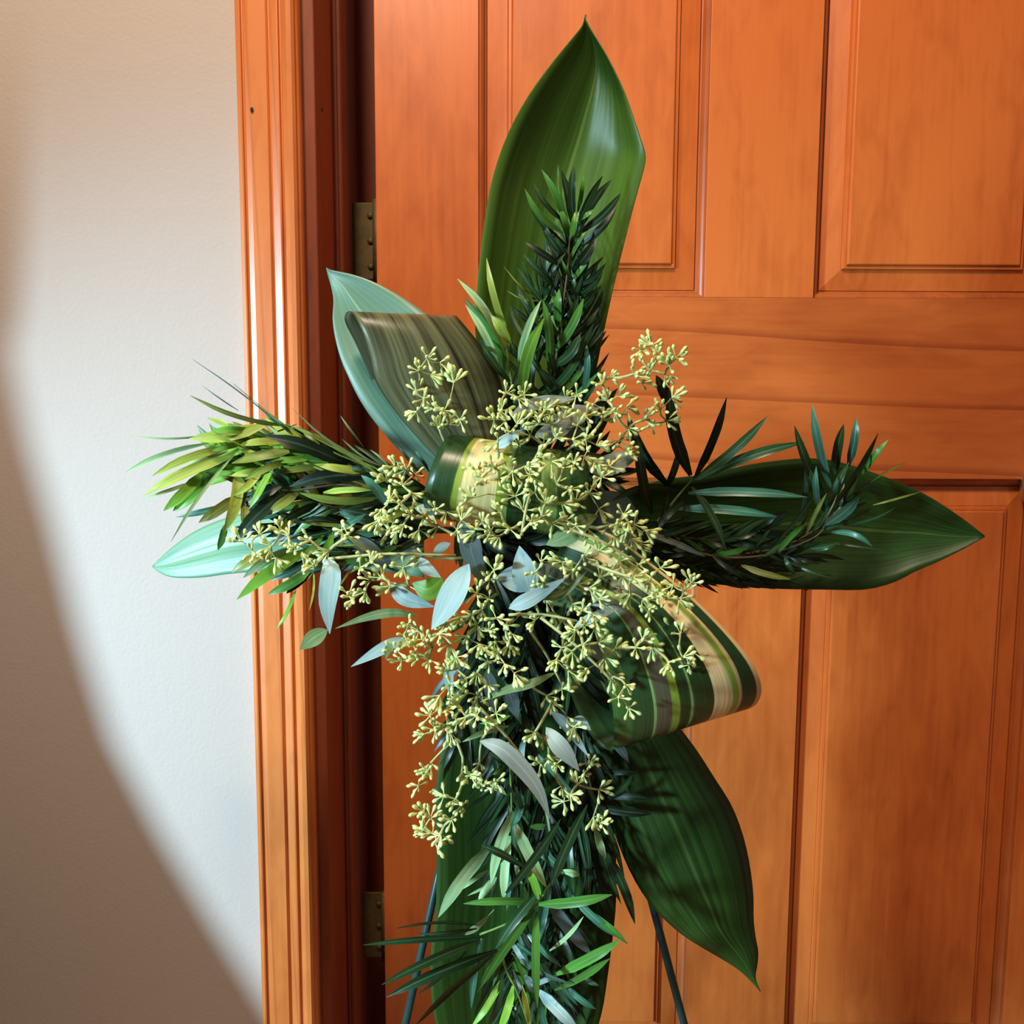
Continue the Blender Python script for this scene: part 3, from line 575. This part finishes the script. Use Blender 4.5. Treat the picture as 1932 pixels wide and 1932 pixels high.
sprig([(960, 1400), (965, 1500), (965, 1560)], -.262, [
    (968, 1530, 926, 1668, 20, 'p', -.015, 5), (925, 1598, 827, 1731, 24, 'p', -.03, 6), (962, 1577, 950, 1702, 18, 'p', -.02, 3), (973, 1556, 1031, 1674, 23, 'p', -.01, 3), (924, 1640, 868, 1680, 8, 'p'), (936, 1662, 882, 1690, 6, 'p'), (936, 1655, 902, 1700, 15, 'p'), (932, 1717, 876, 1765, 16, 'p'),
    (1060, 1645, 1093, 1652, 17, 'p'), (1010, 1600, 1062, 1650, 20, 't'), (985, 1500, 966, 1560, 16, 't'), (990, 1540, 970, 1480, 10, 't'), (960, 1370, 872, 1400, 12, 'p', -.02, 4), (962, 1350, 905, 1365, 10, 'b'), (960, 1445, 925, 1460, 12, 'g'), (965, 1450, 926, 1420, 12, 'd'),
    (1000, 1480, 995, 1550, 12, 'd'), (1030, 1500, 1030, 1620, 12, 'k'), (1000, 1560, 1040, 1560, 14, 'g'), (1010, 1420, 1095, 1516, 12, 't'), (955, 1500, 925, 1480, 10, 'p'), (1005, 1460, 1040, 1600, 5, 'p'), (960, 1640, 955, 1720, 10, 't'), (990, 1390, 985, 1450, 12, 'ec'), (975, 1620, 985, 1670, 10, 'p')], 'twig_green', label='pale lit sprig below the gum seeds')
sprig([(1060, 1640), (1030, 1680), (1012, 1706), (965, 1740), (905, 1762)], -.292, [
    (1010, 1702, 874, 1705, 15, 'g', -.01, 3), (1015, 1706, 1155, 1688, 20, 'g', -.02, 4), (1016, 1697, 990, 1634, 19, 'b', -.01, 5), (1008, 1716, 900, 1872, 18, 'g', -.02, 3), (1013, 1720, 1014, 1902, 17, 'g', -.02, 3), (1080, 1690, 1172, 1772, 18, 't', -.01, 3),
    (1040, 1670, 1108, 1518, 20, 'd', -.02, -3), (955, 1685, 1058, 1545, 20, 'd', -.02, 3), (990, 1637, 908, 1594, 18, 'd', -.02, 3), (1010, 1690, 935, 1790, 20, 'd', .0, 3), (1092, 1710, 1184, 1781, 17, 'g', -.01)], 'twig_green', 3.2, label='star-shaped bright sprig in front of the lower greens')
sprig([(965, 1740), (905, 1764)], -.296, [
    (915, 1767, 685, 1783, 15, 'd', -.02, 3), (900, 1745, 748, 1752, 9, 'd', -.02), (900, 1752, 783, 1762, 8, 'd', -.02), (905, 1775, 720, 1858, 19, 'd', -.03, 4), (938, 1793, 729, 1881, 21, 'd', -.03, 4), (880, 1795, 789, 1876, 10, 'd', -.01), (932, 1800, 783, 1936, 21, 'd', -.03, 5), (908, 1770, 889, 1903, 14, 't', .0, 3)], 'twig_green', 3, label='dark sprig reaching out to the lower left')
sprig([(945, 1790), (955, 1830), (975, 1870), (1000, 1940)], -.285, [
    (965, 1798, 1079, 1857, 16, 't', -.02), (1068, 1858, 1124, 1904, 15, 't', -.01), (1015, 1868, 1092, 1945, 22, 'ec', -.02), (947, 1846, 888, 1940, 14, 'b', -.02), (948, 1835, 918, 1945, 16, 't', -.01), (968, 1860, 938, 1950, 16, 'b', -.02), (1050, 1838, 1171, 1773, 20, 'g', -.03, 3), (1046, 1868, 1151, 1808, 16, 'g', -.03, 3),
    (1037, 1794, 1101, 1729, 8, 'p', -.02, 4), (1035, 1700, 1116, 1802, 25, 'ed', .01), (990, 1755, 1060, 1825, 13, 't', -.01), (975, 1780, 1040, 1820, 12, 't'), (1000, 1860, 1050, 1840, 12, 'ec'), (990, 1840, 1010, 1875, 14, 'ec'), (1020, 1890, 1040, 1960, 14, 't'), (985, 1860, 1000, 1940, 12, 'y'), (1100, 1840, 1130, 1860, 12, 't'), (960, 1770, 1000, 1830, 10, 'ec')], 'twig_green', 3.4, label='yellow-green stem sprig at the bottom edge')

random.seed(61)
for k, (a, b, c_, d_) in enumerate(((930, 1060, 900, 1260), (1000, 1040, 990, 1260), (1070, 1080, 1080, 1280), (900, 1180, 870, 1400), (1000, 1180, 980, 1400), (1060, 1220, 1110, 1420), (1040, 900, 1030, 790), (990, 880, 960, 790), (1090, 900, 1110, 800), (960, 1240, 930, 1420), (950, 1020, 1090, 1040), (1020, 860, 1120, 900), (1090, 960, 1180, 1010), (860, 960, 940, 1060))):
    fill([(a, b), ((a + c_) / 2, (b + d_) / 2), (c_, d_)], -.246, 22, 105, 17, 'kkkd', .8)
# ------------------------------------------------------------ seeded gum branches
def bud_mesh(seed):
    rnd = random.Random(seed); vs, fs = [], []; n = rnd.randint(6, 9); g = []
    for i in range(n):
        th = rnd.uniform(.25, 1.5) if i else .1; ph = 2.4 * i + rnd.uniform(-.3, .3)
        d = Vector((math.sin(th) * math.cos(ph), math.sin(th) * math.sin(ph), math.cos(th))); a = d.orthogonal().normalized(); b = d.cross(a); k = rnd.uniform(.85, 1.15); seg = 6; v = []
        bend = Vector((rnd.uniform(-.1, .1), rnd.uniform(-.1, .1), .15))
        pr = [(0, .36), (3.4, .38), (4.9, .62), (6.2, 1.12), (7.4, 1.42), (8.4, 1.25), (9.1, .68), (9.5, .05)]
        for q, r in pr:
            c = (d * q + bend * q * q / 12) * k * .00105
            v += [c + (a * math.cos(2 * math.pi * m / seg) + b * math.sin(2 * math.pi * m / seg)) * r * .00098 for m in range(seg)]
        f = [(j * seg + m, j * seg + (m + 1) % seg, (j + 1) * seg + (m + 1) % seg, (j + 1) * seg + m) for j in range(len(pr) - 1) for m in range(seg)]
        g.append((v, f))
    V, Fc = join(g); me = bpy.data.meshes.new('bud_cluster'); me.from_pydata([tuple(v) for v in V], [], Fc); me.update()
    me.polygons.foreach_set('use_smooth', [True] * len(me.polygons)); me.materials.append(M['bud']); return me
BUDS = [bud_mesh(i) for i in range(9)]
def gum(root, pts, Y, leaves=(), spread=.02, scale=1.0, label=None):
    """root and pts are picture positions; twigs join each cluster to its nearest joined neighbour."""
    nodes = [(Vector((root[0], root[1], 0)), Y + .012, 0, None)]; todo = [(Vector((a, b, 0)), Y + random.uniform(-spread, spread)) for a, b in pts]; order = []
    while todo:
        best = None
        for i, (p, y) in enumerate(todo):
            for j, (q, yy, dep, _) in enumerate(nodes):
                dd = (p - q).length * (1 + .10 * dep)
                if best is None or dd < best[0]: best = (dd, i, j)
        _, i, j = best; p, y = todo.pop(i); nodes.append((p, y, nodes[j][2] + 1, j))
    geos = []; off = Vector((0, 0, 0)); W = []
    for k, (p, y, dep, j) in enumerate(nodes):
        W.append(at(p.x, p.y, y))
    kids = [0] * len(nodes)
    for k in range(len(nodes) - 1, 0, -1): kids[nodes[k][3]] += kids[k] + 1
    for k in range(1, len(nodes)):
        A, B = W[nodes[k][3]], W[k]; mid = A.lerp(B, .5) + Vector((random.uniform(-1, 1), random.uniform(-.6, .6), random.uniform(-1, 1))) * (B - A).length * .12
        r = .00045 + .00022 * min(6, kids[k]) ** .6
        geos.append(tube_geo([A, mid, B], r * 1.15, r, 5, 4))
    st = mesh('seeded_gum_branch', *join(geos), M['budtwig'], cross)
    if label: st['label'] = label
    for k in range(1, len(nodes)):
        A, B = W[nodes[k][3]], W[k]; d = (B - A).normalized()
        d = (d + Vector((random.uniform(-.5, .5), -.35 + random.uniform(-.4, .3), random.uniform(-.5, .5)))).normalized()
        q = d.to_track_quat('Z', 'Y').to_matrix().to_4x4() @ Matrix.Rotation(random.uniform(0, 6.28), 4, 'Z')
        s = scale * 1.12 * random.uniform(.82, 1.12) * (1.0 if kids[k] == 0 else .9)
        o = bpy.data.objects.new('bud_cluster', random.choice(BUDS)); C.objects.link(o); o.parent = st
        o.matrix_world = Matrix.Translation(B) @ q @ Matrix.Scale(s, 4)
        o.matrix_parent_inverse = Matrix.Identity(4)
        o.matrix_local = WM[cross.name].inverted() @ Matrix.Identity(4) @ (Matrix.Identity(4)) if False else o.matrix_local
        FIX.append((o, Matrix.Translation(B) @ q @ Matrix.Scale(s, 4)))
    for lf in leaves:
        P = [at(a, b, c) for a, b, c in lf[0]]; nr = lf[3] if len(lf) > 3 else None
        blade('gum_leaf', P, lf[1] * mpp(P[0].y), M[lf[2]], st, prof_gum, Vector(nr).normalized() if nr else Vector((random.uniform(-.25, .25), -1, random.uniform(-.1, .4))).normalized(), .10, 12, random.uniform(-.3, .3))
    return st
FIX = []
random.seed(5)
E = -.315
gum((850, 850), [(806, 676), (830, 684), (790, 700), (812, 708), (856, 722), (786, 738), (800, 752), (786, 776), (820, 770), (828, 806), (846, 800), (868, 792), (838, 775)], E, label='seeded gum branch in front of the bronze folded leaf')
gum((1000, 900), [(955, 742), (978, 752), (945, 776), (988, 745), (932, 792), (952, 796), (975, 800), (1000, 786), (1018, 800), (1030, 772), (1048, 764), (1066, 752), (1088, 745), (1020, 786), (1042, 802), (1062, 790), (1000, 822), (962, 816), (980, 838), (1080, 830), (1090, 802), (940, 832), (1050, 826), (1025, 840), (1105, 785)], E,
    [(((965, 782, -.300), (1000, 765, -.305), (1040, 755, -.31), (1085, 752, -.312)), 24, 'eg'), (((1045, 790, -.296), (1080, 785, -.30), (1130, 770, -.305)), 44, 'eg'), (((1010, 820, -.296), (1050, 812, -.30), (1085, 800, -.30)), 34, 'eg'), (((930, 845, -.32), (955, 830, -.325), (985, 810, -.325)), 22, 'ec'),
     (((1095, 850, -.297), (1085, 820, -.297), (1060, 790, -.297)), 40, 'ed')], label='seeded gum branch above the centre')
gum((1070, 850), [(1228, 652), (1210, 660), (1238, 670), (1262, 688), (1275, 676), (1255, 706), (1225, 700), (1195, 706), (1212, 722), (1150, 712), (1136, 724), (1165, 748), (1146, 756), (1182, 768), (1160, 776), (1246, 772), (1268, 750), (1215, 792), (1228, 800), (1258, 794), (1186, 808), (1120, 762), (1136, 792), (1105, 830), (1170, 830), (1180, 850), (1125, 840)], E + .005,
    [(((1100, 880, -.305), (1140, 880, -.31), (1175, 868, -.315), (1204, 861, -.318)), 40, 'eg')], label='seeded gum branch reaching up to the right')
gum((980, 1000), [(930, 882), (952, 872), (915, 905), (940, 902), (966, 890), (990, 880), (1010, 862), (1000, 896), (1040, 870), (1062, 882), (1082, 872), (1102, 862), (1122, 872), (1050, 912), (1076, 922), (1086, 946), (1112, 930), (1060, 950), (972, 936), (986, 962), (945, 966), (910, 986), (896, 1002), (926, 1002), (942, 1012), (962, 998), (1002, 986), (1022, 974), (1042, 988), (1064, 984), (1086, 992), (1112, 1000), (1010, 930), (1030, 950), (1135, 900), (1130, 960), (1150, 880), (900, 890), (925, 930), (890, 940)], E - .028,
    [(((1030, 1028, -.33), (1070, 1010, -.335), (1100, 985, -.335), (1128, 972, -.33)), 40, 'eo'), (((1120, 930, -.27), (1160, 980, -.27), (1200, 1060, -.27)), 90, 'ed')], label='seeded gum branch across the centre')
gum((860, 1010), [(745, 880), (766, 886), (782, 896), (730, 906), (760, 916), (776, 930), (720, 962), (714, 982), (742, 986), (762, 990), (776, 970), (750, 1002), (736, 940), (822, 962), (842, 966), (802, 976), (826, 992), (862, 1000), (882, 1012), (870, 982), (755, 950), (790, 1000), (730, 1000)], E - .012,
    [(((782, 958, -.31), (810, 962, -.315), (838, 968, -.315)), 22, 'eg'), (((872, 980, -.325), (885, 1020, -.33), (895, 1060, -.33), (922, 1118, -.325)), 42, 'ed'), (((850, 1025, -.3), (830, 1035, -.3), (815, 1055, -.3)), 18, 'eg')], label='seeded gum branch left of the striped roll')
gum((1100, 990), [(1152, 990), (1166, 986), (1182, 1002), (1196, 990), (1190, 1016), (1206, 1026), (1176, 970), (1216, 1000), (1202, 1042), (1160, 1010), (1185, 985)], E, label='brownish seeded gum branch right of centre')
gum((880, 1052), [(456, 1022), (476, 1040), (512, 1030), (545, 1012), (556, 1032), (585, 1020), (645, 1000), (656, 1012), (592, 1066), (574, 1072), (690, 1040), (700, 1060), (680, 1072), (720, 1090), (736, 1106), (670, 1128), (658, 1122), (690, 1116), (762, 1070), (772, 1106), (520, 1052), (620, 1040), (800, 1050), (700, 1095), (530, 1000), (490, 1008)], E,
    [(((613, 1055, -.32), (624, 1080, -.325), (618, 1140, -.325), (622, 1196, -.322)), 40, 'ec'), (((618, 1188, -.32), (590, 1205, -.322), (566, 1226, -.322)), 32, 'eo'), (((668, 1012, -.30), (700, 1040, -.30), (757, 1082, -.30)), 32, 'ed'), (((792, 1052, -.32), (805, 1072, -.325), (832, 1090, -.325)), 24, 'ec'),
     (((835, 1092, -.325), (808, 1112, -.33), (778, 1100, -.325)), 44, 'eb'), (((885, 1064, -.335), (862, 1105, -.34), (838, 1150, -.34), (814, 1188, -.338)), 50, 'ec'), (((735, 1098, -.32), (765, 1128, -.325), (820, 1145, -.325)), 32, 'ec')], label='long seeded gum branch trailing to the left')
gum((940, 1120), [(770, 1180), (790, 1190), (764, 1200), (802, 1206), (780, 1220), (758, 1246), (790, 1240), (816, 1220), (830, 1196), (846, 1216), (862, 1240), (880, 1200), (900, 1180), (922, 1190), (890, 1160), (910, 1150), (936, 1166), (950, 1180), (966, 1196), (980, 1160), (900, 1120), (922, 1130), (932, 1076), (924, 1092), (870, 1165), (840, 1175), (745, 1225), (810, 1245), (935, 1210), (905, 1215)], E - .01,
    [(((790, 1162, -.32), (740, 1156, -.325), (690, 1165, -.325), (632, 1186, -.325)), 18, 'eo'), (((768, 1204, -.32), (725, 1222, -.325), (662, 1258, -.325)), 24, 'ec'), (((740, 1215, -.33), (732, 1225, -.33), (728, 1245, -.33)), 14, 'eo'), (((1000, 1120, -.335), (990, 1080, -.34), (980, 1030, -.338)), 50, 'ec'), (((938, 1088, -.330), (990, 1090, -.33), (1050, 1065, -.33)), 56, 'ec'),
     (((960, 1148, -.34), (1000, 1130, -.345), (1068, 1090, -.34)), 30, 'ec'), (((1000, 1128, -.335), (1060, 1120, -.335), (1110, 1075, -.335)), 16, 'eo')], label='dense seeded gum branch below left of the centre')
gum((1060, 1110), [(1010, 1080), (1026, 1100), (1060, 1060), (1082, 1076), (1100, 1050), (1090, 1102), (1112, 1110), (1132, 1090), (1150, 1080), (1166, 1060), (1176, 1086), (1130, 1130), (1152, 1140), (1100, 1150), (1080, 1140), (1120, 1160), (1060, 1170), (1086, 1190), (1102, 1180), (1122, 1186), (1030, 1130), (1045, 1155), (1020, 1060), (1130, 1040), (1170, 1110), (1010, 1170)], E - .024,
    [(((1085, 1180, -.345), (1120, 1165, -.35), (1166, 1148, -.345)), 20, 'ec')], label='seeded gum branch over the top of the striped loop')
gum((1110, 1060), [(1246, 1072), (1222, 1100), (1238, 1116), (1270, 1104), (1290, 1116), (1258, 1130), (1304, 1100), (1212, 1130), (1226, 1148), (1195, 1090), (1190, 1120), (1282, 1130), (1205, 1065)], E - .035, label='seeded gum branch lying on the striped loop')
gum((1090, 1190), [(1268, 1186), (1284, 1196), (1212, 1206), (1230, 1220), (1200, 1222), (1262, 1250), (1288, 1240), (1308, 1232), (1180, 1292), (1166, 1316), (1186, 1336), (1060, 1222), (1050, 1244), (1080, 1230), (1110, 1262), (1142, 1240), (1130, 1212), (1100, 1216), (1155, 1275), (1160, 1225), (1072, 1265), (1300, 1255)], E - .04, label='seeded gum branch hanging across the striped loop')
gum((950, 1200), [(862, 1262), (850, 1290), (880, 1280), (900, 1270), (922, 1250), (940, 1232), (952, 1252), (962, 1216), (970, 1270), (830, 1312), (842, 1340), (860, 1320), (880, 1310), (902, 1312), (920, 1292), (812, 1350), (800, 1385), (822, 1376), (842, 1368), (862, 1360), (880, 1352), (900, 1350), (916, 1362), (936, 1346), (845, 1265), (870, 1335), (895, 1330), (850, 1385)], E - .015,
    [(((1050, 1268, -.325), (1000, 1290, -.33), (955, 1302, -.33), (905, 1325, -.33)), 18, 'eo'), (((850, 1240, -.30), (846, 1280, -.30), (852, 1312, -.30)), 20, 'ec'), (((918, 1262, -.29), (926, 1300, -.29), (932, 1345, -.29)), 28, 'ed'), (((955, 1290, -.285), (965, 1320, -.285), (978, 1358, -.285)), 30, 'ed')], label='dense seeded gum branch hanging at the lower left')
gum((860, 1395), [(812, 1440), (806, 1456), (790, 1482), (872, 1456), (886, 1462), (800, 1532), (812, 1544), (852, 1546), (860, 1508), (872, 1520), (816, 1572), (800, 1566), (822, 1592), (838, 1500), (832, 1575)], E,
    label='seeded gum tail dangling beside the long leaf', scale=1.05)
gum((930, 1370), [(905, 1440), (910, 1482), (926, 1486), (900, 1465), (935, 1475)], E + .01, [(((905, 1398, -.32), (950, 1415, -.33), (1008, 1478, -.33), (1038, 1545, -.325)), 34, 'eg')], scale=.9, label='small seeded gum twig with a long beige leaf')
gum((1000, 1290), [(1010, 1382), (1024, 1392), (1070, 1352), (1082, 1372), (1036, 1430), (1050, 1442), (1020, 1440), (1060, 1482), (1076, 1500), (1064, 1512), (1100, 1462), (1112, 1440), (1130, 1490), (1120, 1540), (1132, 1552), (1032, 1312), (1042, 1326), (1090, 1480), (1060, 1300)], E + .01,
    [(((1030, 1372, -.322), (1050, 1400, -.33), (1070, 1425, -.33), (1093, 1455, -.325)), 36, 'eg'), (((1040, 1342, -.31), (1070, 1370, -.31), (1112, 1430, -.31)), 22, 'ec'), (((1082, 1355, -.312), (1096, 1362, -.312), (1115, 1378, -.312)), 22, 'ec'), (((1158, 1402, -.29), (1172, 1415, -.29), (1187, 1440, -.29)), 18, 'ed')], label='seeded gum branch falling below the centre')
# leaf stalks and bare twigs
geos = []
for a, b, y0, y1 in (((984, 1010), (1000, 930), E - .03, E - .03), ((1000, 1130), (1020, 1165), -.34, -.34), ((612, 1055), (860, 1048), E, E), ((1020, 1165), (1160, 1290), E - .03, E - .045), ((905, 1335), (1010, 1460), -.32, -.31), ((1000, 1190), (1060, 1290), -.30, -.30), ((960, 1160), (1090, 1172), E - .02, E - .03), ((1065, 995), (1200, 1060), E - .03, E - .03)):
    A, B = at(*a, y0), at(*b, y1); mesh('bare_twig', *tube_geo([A, A.lerp(B, .5) + Vector((0, -.002, .003)), B], .0012, .0009, 6, 6), M['budtwig'], cross)

bpy.context.view_layer.update()
for o, mw in FIX: o.matrix_world = mw
bpy.context.view_layer.update()
